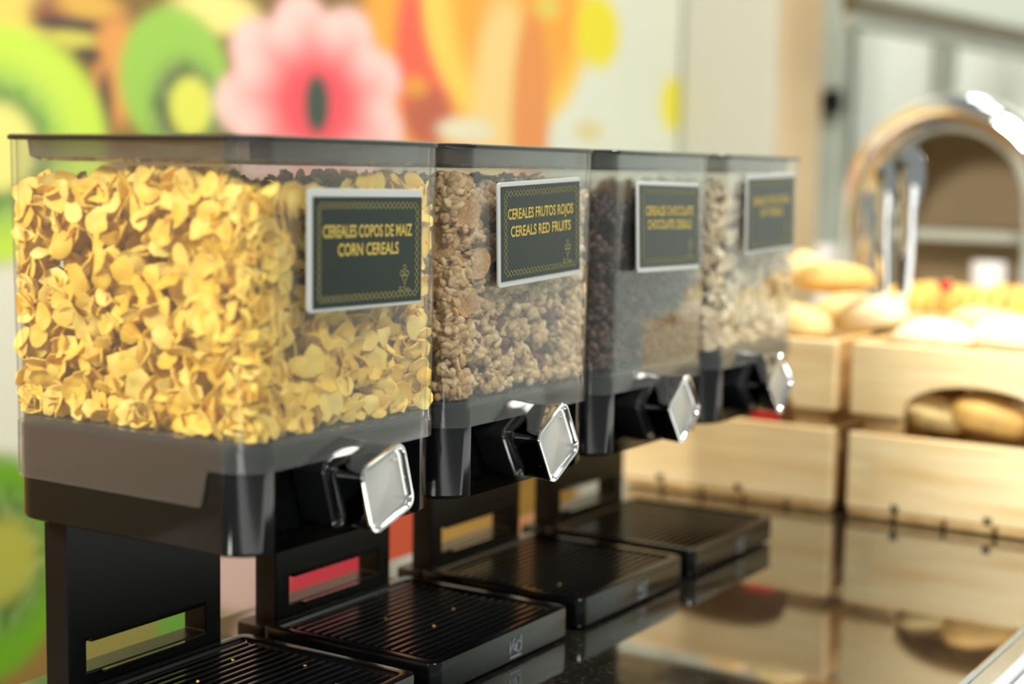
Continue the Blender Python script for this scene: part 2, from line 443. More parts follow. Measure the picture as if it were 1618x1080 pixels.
def skirt_mesh():
    """lower clear rim: reaches deeper down along both flanks"""
    b = MB(); n = 10
    out = rrect(TP - 0.0006, W - TP + 0.0006, TP - 0.0006, D - TP + 0.0006, R, n)
    # insert extra points along the flanks for the step
    def refine(pts):
        res = []
        for k, p in enumerate(pts):
            res.append(p); q = pts[(k + 1) % len(pts)]
            if abs(p[0] - q[0]) < 1e-6 and abs(p[1] - q[1]) > 0.05:
                y0, y1 = p[1], q[1]
                step = [0.030, 0.0315, 0.033, 0.0345, 0.036, 0.0395]
                if y1 < y0: step = step[::-1]
                res += [(p[0], s) for s in step]
        return res
    out = refine(out)
    def low(p):
        flank = p[0] < 0.01 or p[0] > W - 0.01
        if not flank or p[1] > D - 0.012 and not flank: return ZR
        y = p[1]
        if y <= 0.030: return ZR
        k = min(1, (y - 0.030) / 0.0065); k = k * k * (3 - 2 * k)
        return ZR + (ZTAB - ZR) * k
    cx, cy = OX, OY
    def inn(p):
        return (cx + (p[0] - cx) * (1 - 0.0016 / OX), cy + (p[1] - cy) * (1 - 0.0016 / OY))
    ro = [(p[0], p[1], low(p)) for p in out]; rt_ = [(p[0], p[1], ZS - 0.002) for p in out]
    ri = [(*inn(p), low(p)) for p in out]; rit = [(*inn(p), ZS - 0.002) for p in out]
    b.loft([sh(r) for r in (ro, rt_, rit, ri, ro)], False, False)
    return b.mesh('lower_rim', True, 50)

def lid_mesh():
    b = MB(); e = -0.0008
    b.loft([ring(e, ZT - 0.0031), ring(e - .0003, ZT - 0.0024), ring(e - .0003, ZT - 0.0008), ring(e + .0008, ZT)])
    return b.mesh('lid', True, 40)

def plug_mesh():
    b = MB()
    b.loft([ring(0.013, ZT - 0.0150, 0.022), ring(0.009, ZT - 0.0125, 0.022), ring(0.008, ZT - 0.0032, 0.022)], True, True)
    return b.mesh('lid_plug', True, 40)

def housing_mesh():
    """black lower housing with a pocket in the front between two rounded corner columns"""
    b = MB(); n = 10; ins = TP + 0.0016
    def outline(ins_, dep):
        pts = rrect(ins_, W - ins_, ins_, D - ins_, R, n)      # starts at front-right arc (bottom), goes ccw
        xa, xb = R + 0.003, W - R - 0.003
        # front edge runs from last arc end (left-front) back to the first point (right-front)
        return pts + [(xa, ins_), (xa + 0.0004, ins_ + dep), (xb - 0.0004, ins_ + dep), (xb, ins_)]
    o = lambda i_, z: sh(at_z(outline(i_, 0.030), z))
    b.loft([o(ins + 0.003, ZH), o(ins + 0.0008, ZH + 0.0012), o(ins, ZH + 0.003), o(ins, ZS - 0.0025)], True, True)
    me = b.mesh('housing')
    bm = bmesh.new(); bm.from_mesh(me); bmesh.ops.triangulate(bm, faces=[f for f in bm.faces if len(f.verts) > 4]); bm.to_mesh(me); bm.free()
    me.shade_smooth(); me.set_sharp_from_angle(angle=math.radians(30))
    return me

def rsq(a, r, y, n=6):
    return [(p[0], y, p[1]) for p in rrect(-a, a, -a, a, r, n)]

KZ, KY = 0.1635, 0.0
def dial_meshes():
    out = {}
    b = MB()   # black rear block, axis along -y
    b.loft([rsq(.0205, .005, .031), rsq(.0215, .006, .008), rsq(.0205, .006, .0068), rsq(.0165, .005, .0066), rsq(.0165, .005, .0028)], True, True)
    out['dial_base'] = b.mesh('dial_base', True, 40)
    b = MB()   # chrome cap with lip and shallow dish
    b.loft([rsq(.0170, .005, .0030), rsq(.0188, .006, .0028), rsq(.0196, .0065, .0018), rsq(.0206, .0068, -.0178), rsq(.0211, .007, -.0196), rsq(.0207, .007, -.0206), rsq(.0196, .0062, -.0207),
            rsq(.0186, .0056, -.0198), rsq(.0180, .005, -.0176), rsq(.0170, .0045, -.0172)], True, True)
    out['dial'] = b.mesh('dial', True, 40)
    b = MB()
    b.loft([rsq(.0169, .0045, -.0171), rsq(.0169, .0045, -.0176), rsq(.0166, .0045, -.0178)], True, True)
    out['dial_face'] = b.mesh('dial_face', True, 40)
    b = MB()
    b.loft([[(0.0125 + rr * math.cos(2 * math.pi * k / 10), y, 0.0125 + rr * math.sin(2 * math.pi * k / 10)) for k in range(10)] for rr, y in ((.0013, -.0178), (.0013, -.0186), (.0007, -.0192))], True, True)
    out['pin'] = b.mesh('pin', True, 40)
    return out

SX0, SX1, SY0, SY1 = 0.026, 0.160, 0.170, 0.190
def stand_mesh():
    b = MB()
    x0, x1, z0, z1 = SX0, SX1, 0.006, ZH + 0.006
    h = (0.041, 0.145, 0.033, 0.0525)
    def loop(y): return [(x0, y, z0), (x1, y, z0), (x1, y, z1), (x0, y, z1)], [(h[0], y, h[2]), (h[1], y, h[2]), (h[1], y, h[3]), (h[0], y, h[3])]
    fo, fi = loop(SY0); bo, bi = loop(SY1)
    v = sh(fo + fi + bo + bi); f = []
    for i in range(4):
        j = (i + 1) % 4
        f += [(i, j, 4 + j, 4 + i), (8 + j, 8 + i, 12 + i, 12 + j), (j, i, 8 + i, 8 + j), (4 + i, 4 + j, 12 + j, 12 + i)]
    b.add(v, f)
    return bevel(b.mesh('stand'), 0.0012, 2)

def slot_lip_mesh():
    b = MB()
    v0 = []
    b.box(0.041, 0.143, 0.1662, 0.1699, 0.0528, 0.0548)
    b.box(0.052, 0.145, 0.1655, 0.1699, 0.0302, 0.0325)
    me = MB(); me.v = sh(b.v); me.f = b.f
    return bevel(me.mesh('slot_lip'), 0.0006, 1)

TX0, TX1, TY0, TY1, TZ = 0.0086, 0.1811, 0.0186, 0.1695, 0.0245
def tray_mesh():
    b = MB()
    def rr(i, z, r=0.008): return sh(at_z(rrect(TX0 + i, TX1 - i, TY0 + i, TY1 - i, max(r - i * .5, .003), 6), z))
    b.loft([rr(.002, .0025), rr(.0005, .003), rr(0, .005), rr(0, TZ - .0015), rr(.0006, TZ - .0004), rr(.0018, TZ), rr(.0075, TZ), rr(.0085, TZ - .0012), rr(.0095, TZ - .0045)], True, True)
    return b.mesh('drip_tray', True, 40)

def back_base_mesh():
    b = MB()
    def rr(i, z): return sh(at_z(rrect(TX0 + .004 + i, TX1 - .004 - i, 0.1697 + i * .3, 0.1965 - i * .3, .004, 4), z))
    b.loft([rr(0, .002), rr(0, .020), rr(.001, .022)], True, True)
    return b.mesh('rear_foot', True, 40)

NR = 17
def rib_mesh():
    b = MB(); L0, L1 = TX0 + .013, TX1 - .013; w = .0019
    z0, z1 = TZ - .0046, TZ - .0012
    prof = [(-w, z0), (w, z0), (w * .55, z1), (-w * .55, z1)]
    b.loft([[(L0 - OX, p[0], p[1]) for p in prof], [(L1 - OX, p[0], p[1]) for p in prof]], True, True)
    return b.mesh('rib')

def logo_mesh():
    """thin strokes: upright bar, two interlocked loops, taller bar, underline"""
    b = MB(); y = TY0 - 0.0004 - OY
    def stroke(pts, w):
        for (ax, az), (bx, bz) in zip(pts[:-1], pts[1:]):
            dx, dz = bx - ax, bz - az; l = math.hypot(dx, dz) or 1; nx, nz = -dz / l * w / 2, dx / l * w / 2
            b.add([(ax + nx, y, az + nz), (ax - nx, y, az - nz), (bx - nx, y, bz - nz), (bx + nx, y, bz + nz)], [(0, 1, 2, 3)])
    cx = 0.106 - OX; cz = 0.013
    def arc(x, z, rx, rz, a0, a1, n=14): return [(x + rx * math.cos(math.radians(a0 + (a1 - a0) * k / n)), z + rz * math.sin(math.radians(a0 + (a1 - a0) * k / n))) for k in range(n + 1)]
    w = .0010
    stroke([(cx - .0075, cz - .0045), (cx - .0075, cz + .0045)], w)
    stroke(arc(cx - .0035, cz - .002, .003, .004, 180, 0), w)
    stroke(arc(cx - .001, cz + .0015, .0028, .0042, 90, 360), w)
    stroke(arc(cx + .0035, cz - .0008, .0032, .0040, 0, 360), w)
    stroke([(cx + .0069, cz - .0045), (cx + .0069, cz + .0065)], w)
    stroke([(cx - .0075, cz - .0072), (cx + .0069, cz - .0072)], .0013)
    me = b.mesh('tray_logo')
    return me

DM = dict(container=container_mesh(), container_floor=shelf_mesh(), lower_rim=skirt_mesh(), lid=lid_mesh(), lid_plug=plug_mesh(), housing=housing_mesh(), stand=stand_mesh(), slot_lip=slot_lip_mesh(),
          drip_tray=tray_mesh(), rear_foot=back_base_mesh(), rib=rib_mesh(), tray_logo=logo_mesh(), **dial_meshes())
DMAT = dict(container='clear', container_floor='smoke', lower_rim='skirt', lid='lid', lid_plug='smoke', housing='black', stand='black_satin', slot_lip='black', drip_tray='tray_black', rear_foot='black_satin',
            rib='tray_black', tray_logo='logo', dial_base='dial_grey', dial='chrome', dial_face='satin', pin='chrome')
for k_, v_ in DM.items(): v_.materials.append(M[DMAT[k_]])

def text_mesh(name, s, size, sx, bold):
    cu = bpy.data.curves.new(name, 'FONT'); cu.body = s; cu.size = size; cu.align_x = 'CENTER'; cu.align_y = 'CENTER'; cu.offset = bold; cu.resolution_u = 3
    ob = bpy.data.objects.new(name, cu); COL.objects.link(ob)
    dg = bpy.context.evaluated_depsgraph_get()
    me = bpy.data.meshes.new_from_object(ob.evaluated_get(dg), depsgraph=dg)
    bpy.data.objects.remove(ob, do_unlink=True)
    for v in me.vertices:
        v.co = Vector((v.co.x * sx, 0.0, v.co.y))
    me.materials.clear(); me.name = name
    return me

_e = text_mesh('cap', 'E', 1.0, 1.0, 0.03); CAP = max(v.co.z for v in _e.vertices) - min(v.co.z for v in _e.vertices)
bpy.data.meshes.remove(_e)
def text_fit(name, s, width, height, bold_frac=0.020):
    me = text_mesh(name, s, 1.0, 1.0, bold_frac)
    xs = [v.co.x for v in me.vertices]; zs = [v.co.z for v in me.vertices]
    w = max(xs) - min(xs); h = CAP; cx, cz = (max(xs) + min(xs)) / 2, (max(zs) + min(zs)) / 2
    for v in me.vertices: v.co = Vector(((v.co.x - cx) / w * width, 0, (v.co.z - cz) / h * height))
    return me

def border_mesh(w, h):
    b = MB()
    def stroke(ax, az, bx, bz, t):
        dx, dz = bx - ax, bz - az; l = math.hypot(dx, dz); nx, nz = -dz / l * t / 2, dx / l * t / 2
        b.add([(ax + nx, 0, az + nz), (ax - nx, 0, az - nz), (bx - nx, 0, bz - nz), (bx + nx, 0, bz + nz)], [(0, 1, 2, 3)])
    s = 0.0040
    nx_, nz_ = int(w / s), int(h / s)
    for k in range(nx_):
        a, c = -w / 2 + w * k / nx_, -w / 2 + w * (k + 1) / nx_; m = (a + c) / 2
        for z in (-h / 2, h / 2):
            for q in (1, -1):
                stroke(a, z, m, z + q * s * .5, .00050); stroke(m, z + q * s * .5, c, z, .00050)
    for k in range(nz_):
        a, c = -h / 2 + h * k / nz_, -h / 2 + h * (k + 1) / nz_; m = (a + c) / 2
        for x in (-w / 2, w / 2):
            for q in (1, -1):
                stroke(x, a, x + q * s * .5, m, .00050); stroke(x + q * s * .5, m, x, c, .00050)
    return b.mesh('border_pattern')

def emblem_mesh():
    b = MB()
    def loop(cx, cz, rx, rz, t, n=12):
        v = []
        for k in range(n):
            a = 2 * math.pi * k / n
            v += [(cx + rx * math.cos(a), 0, cz + rz * math.sin(a)), (cx + (rx - t) * math.cos(a), 0, cz + (rz - t) * math.sin(a))]
        b.add(v, [(2 * k, 2 * ((k + 1) % n), 2 * ((k + 1) % n) + 1, 2 * k + 1) for k in range(n)])
    loop(0, .0042, .0017, .0016, .0006); loop(-.0024, .0006, .0022, .0018, .0007); loop(.0024, .0006, .0022, .0018, .0007); loop(0, -.0022, .0024, .0020, .0007); loop(0, -.0048, .0013, .0014, .0006)
    return b.mesh('emblem')

HW, HH = 0.1050, 0.0680
holder_me = bevel(MB().loft([[(p[0], y, p[1]) for p in rrect(-HW / 2, HW / 2, -HH / 2, HH / 2, .003, 4)] for y in (0.0, -0.0016)]).mesh('label_holder'), 0.0005, 2)
holder_me.materials.append(M['holder'])
CW, CH = 0.1000, 0.0612
card_me = MB().box(-CW / 2, CW / 2, -0.0020, -0.0017, -CH / 2, CH / 2).mesh('label_card'); card_me.materials.append(M['card'])
bord_me = border_mesh(CW - .0095, CH - .0095); bord_me.materials.append(M['gold_dim'])
emb_me = emblem_mesh(); emb_me.materials.append(M['gold_dim'])
name_me = text_fit('lettering', 'El Tejo', .0105, .0030, .012); name_me.materials.append(M['gold_dim'])

SPEC = [
 dict(ang=17, txt=('CEREALES COPOS DE MAIZ', .082, 'CORN CEREALS', .056), lab=(.0965, -.0014, .2995), tilt=(0.5, -0.5), card=(.0015, -.0012),
      label='clear cereal dispenser full of yellow corn flakes, nearest of the row'),
 dict(ang=30, txt=('CEREALES FRUTOS ROJOS', .083, 'CEREALS RED FRUITS', .0765), lab=(.0945, -.0014, .3055), tilt=(-2.4, 0), card=(0.001, .0005),
      label='clear cereal dispenser holding brown granola with red fruit, second in the row'),
 dict(ang=37, txt=('CEREALES CHOCOLATE', .080, 'CHOCOLATE CEREALS', .074), lab=(.0880, -.0045, .3045), tilt=(0.8, -2.5), card=(0.001, .0005),
      label='cereal dispenser of dark chocolate cereal, third in the row'),
 dict(ang=46, txt=('CEREALES COPOS DE AVENA', .080, 'OAT CEREALS', .050), lab=(.0990, -.0014, .3125), tilt=(-1.5, 0), card=(0.001, -.0005),
      label='cereal dispenser of pale oat cereal, last in the row beside the crates'),
]
for i, s in enumerate(SPEC):
    root = empty('cereal_dispenser', (i * P + OX, OY, 0.0))
    tag(root, s['label'], 'dispenser', 'clear cereal dispensers in a row')
    tray = link('drip_tray', DM['drip_tray'], root)
    for k in range(NR):
        y = TY0 + .0155 + (TY1 - TY0 - .031) * k / (NR - 1)
        link('rib', DM['rib'], tray, loc=(0, y - OY, 0))
    tag(link('tray_logo', DM['tray_logo'], tray), 'pale grey printed logo')
    link('rear_foot', DM['rear_foot'], root)
    st = link('stand', DM['stand'], root)
    link('slot_lip', DM['slot_lip'], st)
    link('housing', DM['housing'], root)
    dl = link('dial', DM['dial'], root, loc=(W / 2 + .004 - OX, KY - OY, KZ), rot=(0, -math.radians(s['ang']), 0))
    tag(dl, 'chrome dispensing knob')
    link('dial_base', DM['dial_base'], dl); tag(link('dial_face', DM['dial_face'], dl), 'satin silver knob face'); link('pin', DM['pin'], dl)
    ct = link('container', DM['container'], root)
    tag(ct, 'clear plastic bin')
    link('container_floor', DM['container_floor'], ct); link('lower_rim', DM['lower_rim'], ct)
    ld = link('lid', DM['lid'], root); link('lid_plug', DM['lid_plug'], ld)
    lx, ly, lz = s['lab']
    hd = link('label_holder', holder_me, root, loc=(lx - OX, ly - OY, lz), rot=(math.radians(s['tilt'][1]), math.radians(s['tilt'][0]), 0))
    tag(hd, 'dark label card with gold lettering in a frosted holder')
    cx, cz = s['card']
    link('label_card', card_me, hd, loc=(cx, 0, cz))
    link('border_pattern', bord_me, hd, loc=(cx, -.0022, cz))
    t1 = text_fit('lettering', s['txt'][0], s['txt'][1], .0072); t1.materials.append(M['gold'])
    t2 = text_fit('lettering', s['txt'][2], s['txt'][3], .0072); t2.materials.append(M['gold'])
    link('lettering', t1, hd, loc=(cx - .001, -.00225, cz + .0115)); link('lettering', t2, hd, loc=(cx - .001, -.00225, cz + .0012))
    link('emblem', emb_me, hd, loc=(cx + .033, -.00225, cz - .0145)); link('lettering', name_me, hd, loc=(cx + .033, -.00225, cz - .0235))

# ------------------------------------------------------------------ cereals
def flake_mesh(seed, rad, curl, rough, nseg=11, thick=0.0007):
    g = random.Random(seed); v = []; f = []
    ph = [g.uniform(0, 6.28) for _ in range(4)]
    cdir = g.uniform(0, 3.14); asp = g.uniform(.68, 1.0)
    def hgt(x, y):
        a = x * math.cos(cdir) + y * math.sin(cdir); b = -x * math.sin(cdir) + y * math.cos(cdir)
        return (curl * (a * a + .35 * b * b) / rad + rough * rad * math.sin(x / rad * 3 + ph[0]) * math.sin(y / rad * 3.4 + ph[1]))
    rings = [0.42, 0.78, 1.0]
    v.append((0, 0, hgt(0, 0)))
    for rr in rings:
        for k in range(nseg):
            a = 2 * math.pi * k / nseg
            R_ = rad * rr * (1 + (.11 * math.sin(2 * a + ph[2]) + .08 * math.sin(3 * a + ph[3]) + g.uniform(-.06, .06)) * rr)
            x, y = R_ * math.cos(a), R_ * math.sin(a) * asp
            v.append((x, y, hgt(x, y) + g.uniform(-.045, .045) * rad * rr))
    for k in range(nseg): f.append((0, 1 + k, 1 + (k + 1) % nseg))
    for q in range(2):
        for k in range(nseg):
            a, b = 1 + q * nseg + k, 1 + q * nseg + (k + 1) % nseg
            f.append((a, a + nseg, b + nseg, b))
    # underside for real thickness
    n = len(v); vb = [(p[0], p[1], p[2] - thick) for p in v]
    fb = [tuple(reversed([i + n for i in q])) for q in f]
    rim = [(1 + 2 * nseg + k, 1 + 2 * nseg + k + n, 1 + 2 * nseg + (k + 1) % nseg + n, 1 + 2 * nseg + (k + 1) % nseg) for k in range(nseg)]
    return v + vb, f + fb + rim

def clump_mesh(seed, rad, nl, sub=1, flat=1.0, jit=.16):
    g = random.Random(seed); b = MB()
    for k in range(nl):
        bm = bmesh.new(); bmesh.ops.create_icosphere(bm, subdivisions=sub, radius=1)
        d = Vector((g.gauss(0, 1), g.gauss(0, 1), g.gauss(0, 1))).normalized()
        c = d * rad * g.uniform(.25, .68); s = Vector((g.uniform(.34, .62), g.uniform(.26, .48), g.uniform(.2, .42) * flat)) * rad
        rm = Euler((g.uniform(0, 6), g.uniform(0, 6), g.uniform(0, 6))).to_matrix()
        bm.verts.ensure_lookup_table()
        vs = [c + rm @ Vector((v.co.x * s.x, v.co.y * s.y, v.co.z * s.z)) * g.uniform(1 - jit, 1 + jit) for v in bm.verts]
        fs = [tuple(v.index for v in f.verts) for f in bm.faces]
        b.add(vs, fs); bm.free()
    return b.v, b.f

M['flake'] = varied('golden_corn_flake', [(0.0, (0.84, 0.48, 0.04)), (0.4, (0.95, 0.66, 0.085)), (0.75, (0.97, 0.76, 0.20)), (1.0, (0.98, 0.85, 0.42))], 0.55, 0.35, 350, 0.25, 140, 0.45)
M['granola'] = varied('toasted_granola', [(0.0, (0.26, 0.14, 0.05)), (0.4, (0.50, 0.32, 0.15)), (0.7, (0.66, 0.49, 0.27)), (1.0, (0.78, 0.63, 0.40))], 0.7, 0.8, 420, 0, 260, 0.5)
M['bran'] = varied('brown_bran_flake', [(0.2, (0.26, 0.12, 0.035)), (0.5, (0.46, 0.26, 0.10)), (0.8, (0.64, 0.42, 0.2))], 0.7, 1.0, 420, 0, 420, 0.85)
M['berry'] = pmat('dried_red_fruit', (0.16, 0.018, 0.03), 0.5, noise=0.5, nscale=300, bump=0.5, bscale=350)
M['choc'] = varied('chocolate_cereal', [(0.0, (0.030, 0.013, 0.010)), (0.7, (0.075, 0.032, 0.022)), (1.0, (0.13, 0.06, 0.04))], 0.55, 0.4, 350)
M['oat'] = varied('pale_oat_cereal', [(0.0, (0.56, 0.42, 0.25)), (0.5, (0.76, 0.62, 0.42)), (1.0, (0.88, 0.79, 0.60))], 0.65, 0.4, 350)

IN = TP + 0.0026 + 0.0008
def fill(idx, shapes, low_shapes, n_ind, n_stuff, name, label, cat, group, mat, stuff_name, stuff_label, top, face_bias=0.0, layer=0.006, zones=(.45, .42, .13)):
    """individual pieces against the left and front panes and on top; the rest as one heap behind them"""
    g = random.Random(100 + idx)
    arrs = [np.array(v) for v, f in shapes]
    mes = []
    for v, f in shapes:
        me = mesh(name, v, f, True, 50 if face_bias else None); me.materials.append(mat); mes.append(me)
    x0, x1, y0, y1, z0 = IN, W - IN, IN, D - IN, ZS + 0.0022
    def place(arr, zone, depth):
        if face_bias:
            n = Vector((-1, 0, 0)) if zone == 0 else (Vector((0, -1, 0)) if zone == 1 else Vector((0, 0, 1)))
            n = (n + Vector((g.gauss(0, 1), g.gauss(0, 1), g.gauss(0, 1))) * face_bias).normalized()
            if g.random() < .5: n = -n
            rm = n.to_track_quat('Z', 'X').to_matrix() @ Matrix.Rotation(g.uniform(0, 6.28), 3, 'Z')
        else:
            rm = Euler((g.uniform(0, 6.28), g.uniform(0, 6.28), g.uniform(0, 6.28))).to_matrix()
        s = g.uniform(.78, 1.2)
        a = arr @ np.array(rm).T * s
        lo, hi = a.min(0), a.max(0)
        if zone == 0: p = [x0 + depth - lo[0], g.uniform(y0 - .004, y1 + .004), None]
        elif zone == 1: p = [g.uniform(x0 - .004, x1 + .004), y0 + depth - lo[1], None]
        else: p = [g.uniform(x0 + .006, x1 - .006), g.uniform(y0 + .006, y1 - .006), None]
        if zone == 0 and g.random() < .12: p[1] = y1 - g.uniform(0, .004)
        if zone == 1 and g.random() < .06: p[0] = x1 - g.uniform(0, .004)
        zt = top(p[0], p[1])
        p[2] = g.uniform(z0 - .012, zt) if zone < 2 else zt + g.uniform(-.010, .003) - depth * .5
        for k, (l_, h_) in enumerate(((x0, x1), (y0, y1), (z0, ZT - .017))):
            p[k] = min(max(p[k], l_ - lo[k]), h_ - hi[k])
        # keep out of the rounded front-left corner
        rc = R - .003
        cx, cy = x0 + rc, y0 + rc
        if p[0] < cx and p[1] < cy:
            dx, dy = p[0] - cx, p[1] - cy; rr = math.hypot(dx, dy); lim = rc - max(hi[0], hi[1]) * .62
            if rr > lim > 0: p[0] = cx + dx / rr * lim; p[1] = cy + dy / rr * lim
        return p, rm, s
    placed = 0
    for k in range(n_ind):
        zone = 0 if k < n_ind * zones[0] else (1 if k < n_ind * (zones[0] + zones[1]) else 2)
        q = g.randrange(len(shapes))
        p, rm, s = place(arrs[q], zone, abs(g.gauss(0, .0022)))
        o = link(name, mes[q]); o.matrix_world = Matrix.Translation(p) @ rm.to_4x4() @ Matrix.Scale(s, 4)
        o.location.x += idx * P
        tag(o, label, cat, group)
    larr = [np.array(v) for v, f in low_shapes]
    V = []; F = []; n = 0
    for k in range(n_stuff):
        zone = 0 if k < n_stuff * zones[0] else (1 if k < n_stuff * (zones[0] + zones[1]) else 2)
        q = g.randrange(len(low_shapes))
        p, rm, s = place(larr[q], zone, layer * .5 + g.random() ** 1.3 * layer * 4)
        a = larr[q] @ np.array(rm).T * s + np.array(p)
        V += a.tolist(); F += [tuple(i + n for i in f) for f in low_shapes[q][1]]; n += len(a)
    # solid lumpy heart of the heap so that it is not hollow
    c = .034; gx = np.linspace(x0 + c, x1 - .01, 9); gy = np.linspace(y0 + c, y1 - .01, 9)
    zt = [[top(x, y) - .022 + g.uniform(-.004, .004) for x in gx] for y in gy]
    cv = [(x, y, zt[j][i]) for j, y in enumerate(gy) for i, x in enumerate(gx)] + [(x, y, z0) for y in gy for x in gx]
    cf = []
    for j in range(8):
        for i in range(8):
            a = j * 9 + i; cf.append((a, a + 1, a + 10, a + 9)); cf.append((81 + a, 81 + a + 9, 81 + a + 10, 81 + a + 1))
    for i in range(8):
        cf += [(81 + i, 81 + i + 1, i + 1, i), (72 + i, 73 + i, 81 + 73 + i, 81 + 72 + i), (i * 9, (i + 1) * 9, 81 + (i + 1) * 9, 81 + i * 9), (81 + i * 9 + 8, 81 + (i + 1) * 9 + 8, (i + 1) * 9 + 8, i * 9 + 8)]
    V += cv; F += [tuple(i + n for i in f) for f in cf]
    me = mesh(stuff_name, V, F, True, 50 if face_bias else None); me.materials.append(mat)
    o = link(stuff_name, me, loc=(idx * P, 0, 0))
    tag(o, stuff_label, cat, kind='stuff')
    return place, mes

fl = [flake_mesh(s, rnd.uniform(.0070, .0102), rnd.uniform(.12, .42), rnd.uniform(.08, .16)) for s in range(9)]
fll = [flake_mesh(s + 50, rnd.uniform(.0070, .0102), rnd.uniform(.12, .42), .12, 8) for s in range(6)]
def top1(x, y): return 0.3345 + .006 * math.sin(y * 31 - 1.2) * math.cos(x * 20) + .003 * math.sin(x * 55) - max(0, .05 - y) * .05
fill(0, fl, fll, 300, 2300, 'corn_flake', 'curled golden corn flake inside the nearest dispenser', 'corn flake', 'corn flakes in the nearest dispenser', M['flake'],
     'corn_flake_heap', 'heap of golden corn flakes deeper inside the nearest dispenser', top1, .75, .006)

gl = [clump_mesh(s, rnd.uniform(.0070, .0110), rnd.randint(13, 18), 2, .75, .12) for s in range(7)]
gll = [clump_mesh(s + 70, rnd.uniform(.0075, .0115), 12, 1, .75, .12) for s in range(5)]
def top2(x, y): return 0.334 + .005 * math.sin(x * 60 + 1) + .003 * math.sin(y * 50)
pl2, _ = fill(1, gl, gll, 260, 620, 'granola_cluster', 'toasted granola cluster inside the second dispenser', 'granola', 'granola clusters in the second dispenser', M['granola'],
     'granola_heap', 'heap of toasted granola deeper inside the second dispenser', top2, 0, .007, (.3, .58, .12))
bf = [flake_mesh(200 + s, .0112, .3, .16, 14, .0018) for s in range(3)]
gb = random.Random(5)
for k, (x, y, z) in enumerate(((.0085, .020, .298), (.0085, .019, .271), (.0080, .020, .322), (.022, .0085, .318), (.0085, .045, .25), (.030, .0085, .285), (.022, .0085, .262))):
    v, f = bf[k % 3]; me = mesh('bran_disc', v, f, True, 50); me.materials.append(M['bran'])
    n = Vector((-1, -.6, 0.1)) if x < .02 else Vector((-.5, -1, .15))
    o = link('bran_disc', me); o.matrix_world = Matrix.Translation((P + x + .003, y + .001, z)) @ (n.to_track_quat('Z', 'X').to_matrix() @ Matrix.Rotation(gb.uniform(0, 6), 3, 'Z')).to_4x4()
    tag(o, 'round brown bran disc against the pane of the second dispenser', 'bran disc', 'bran discs in the second dispenser')
for k, (x, z) in enumerate(((.064, .246), (.072, .232), (.094, .262), (.036, .240), (.120, .214), (.135, .25))):
    v, f = clump_mesh(300 + k, .0105, 7, 2); me = mesh('dried_berry', v, f, True, 60); me.materials.append(M['berry'])
    o = link('dried_berry', me); o.location = (P + x, IN + .0095, z); o.rotation_euler = (k, k * 2, 0)
    tag(o, 'dark red dried berry piece among granola in the second dispenser', 'berry', 'dried berries in the second dispenser')

cl = [clump_mesh(400 + s, .0088, 5, 2) for s in range(4)]
cll = [clump_mesh(420 + s, .0092, 5, 1) for s in range(3)]
def top3(x, y): return 0.322 + .004 * math.sin(x * 50)
fill(2, cl, cll, 170, 300, 'chocolate_cereal_piece', 'dark chocolate cereal piece inside the third dispenser', 'cereal', 'chocolate cereal in the third dispenser', M['choc'],
     'chocolate_cereal_heap', 'heap of dark chocolate cereal deeper inside the third dispenser', top3, 0, .007, (.3, .58, .12))
ol = [flake_mesh(500 + s, .0060, .4, .15, 10, .0012) for s in range(5)]
oll = [flake_mesh(520 + s, .0062, .4, .15, 7, .0012) for s in range(4)]
def top4(x, y): return 0.333 + .004 * math.sin(x * 50)
fill(3, ol, oll, 240, 1300, 'oat_flake', 'pale oat flake inside the fourth dispenser', 'oat flake', 'oat flakes in the fourth dispenser', M['oat'],
     'oat_flake_heap', 'heap of pale oat flakes deeper inside the fourth dispenser', top4, .7, .006, (.3, .55, .15))

# crumbs on the trays
crumb_v, crumb_f = flake_mesh(900, .0011, .4, .2, 7, .0005)
cm = mesh('crumb', crumb_v, crumb_f, True, 50); cm.materials.append(M['flake'])
for k in range(10):
    i = 0 if k < 5 else (1 if k < 9 else 2)
    o = link('crumb', cm); o.location = (i * P + rnd.uniform(.03, .16), rnd.uniform(.04, .155), TZ - .0008); o.rotation_euler = (rnd.uniform(-.4, .4), rnd.uniform(-.4, .4), rnd.uniform(0, 6))
    tag(o, 'tiny golden cereal crumb lying on a black drip tray', 'crumb', 'crumbs on the drip trays')

# ------------------------------------------------------------------ crates with bread
M['pine_y'] = wood('pine_plank', (0.74, 0.52, 0.23), (0.90, 0.74, 0.44), (16, 2.2, 22))
M['pine_x'] = wood('pine_side_plank', (0.52, 0.31, 0.10), (0.72, 0.50, 0.22), (2.2, 16, 22))
M['pine_post'] = wood('pine_post', (0.42, 0.26, 0.10), (0.60, 0.42, 0.2), (16, 16, 3))
M['nail'] = pmat('dark_notch', (0.02, 0.016, 0.012), 0.6)
TH = 0.012
def plank_profile(L_, z0, z1, arc):
    """outline in (s,z): plain plank, or with an arched cut in the lower edge"""
    pts = [(-L_ / 2, z0)]
    if arc:
        hw, hh = arc
        for k in range(17):
            a = math.pi * k / 16
            pts.append((-hw * math.cos(a), z0 + hh * math.sin(a) ** 0.8))
    pts += [(L_ / 2, z0), (L_ / 2, z1), (-L_ / 2, z1)]
    return pts
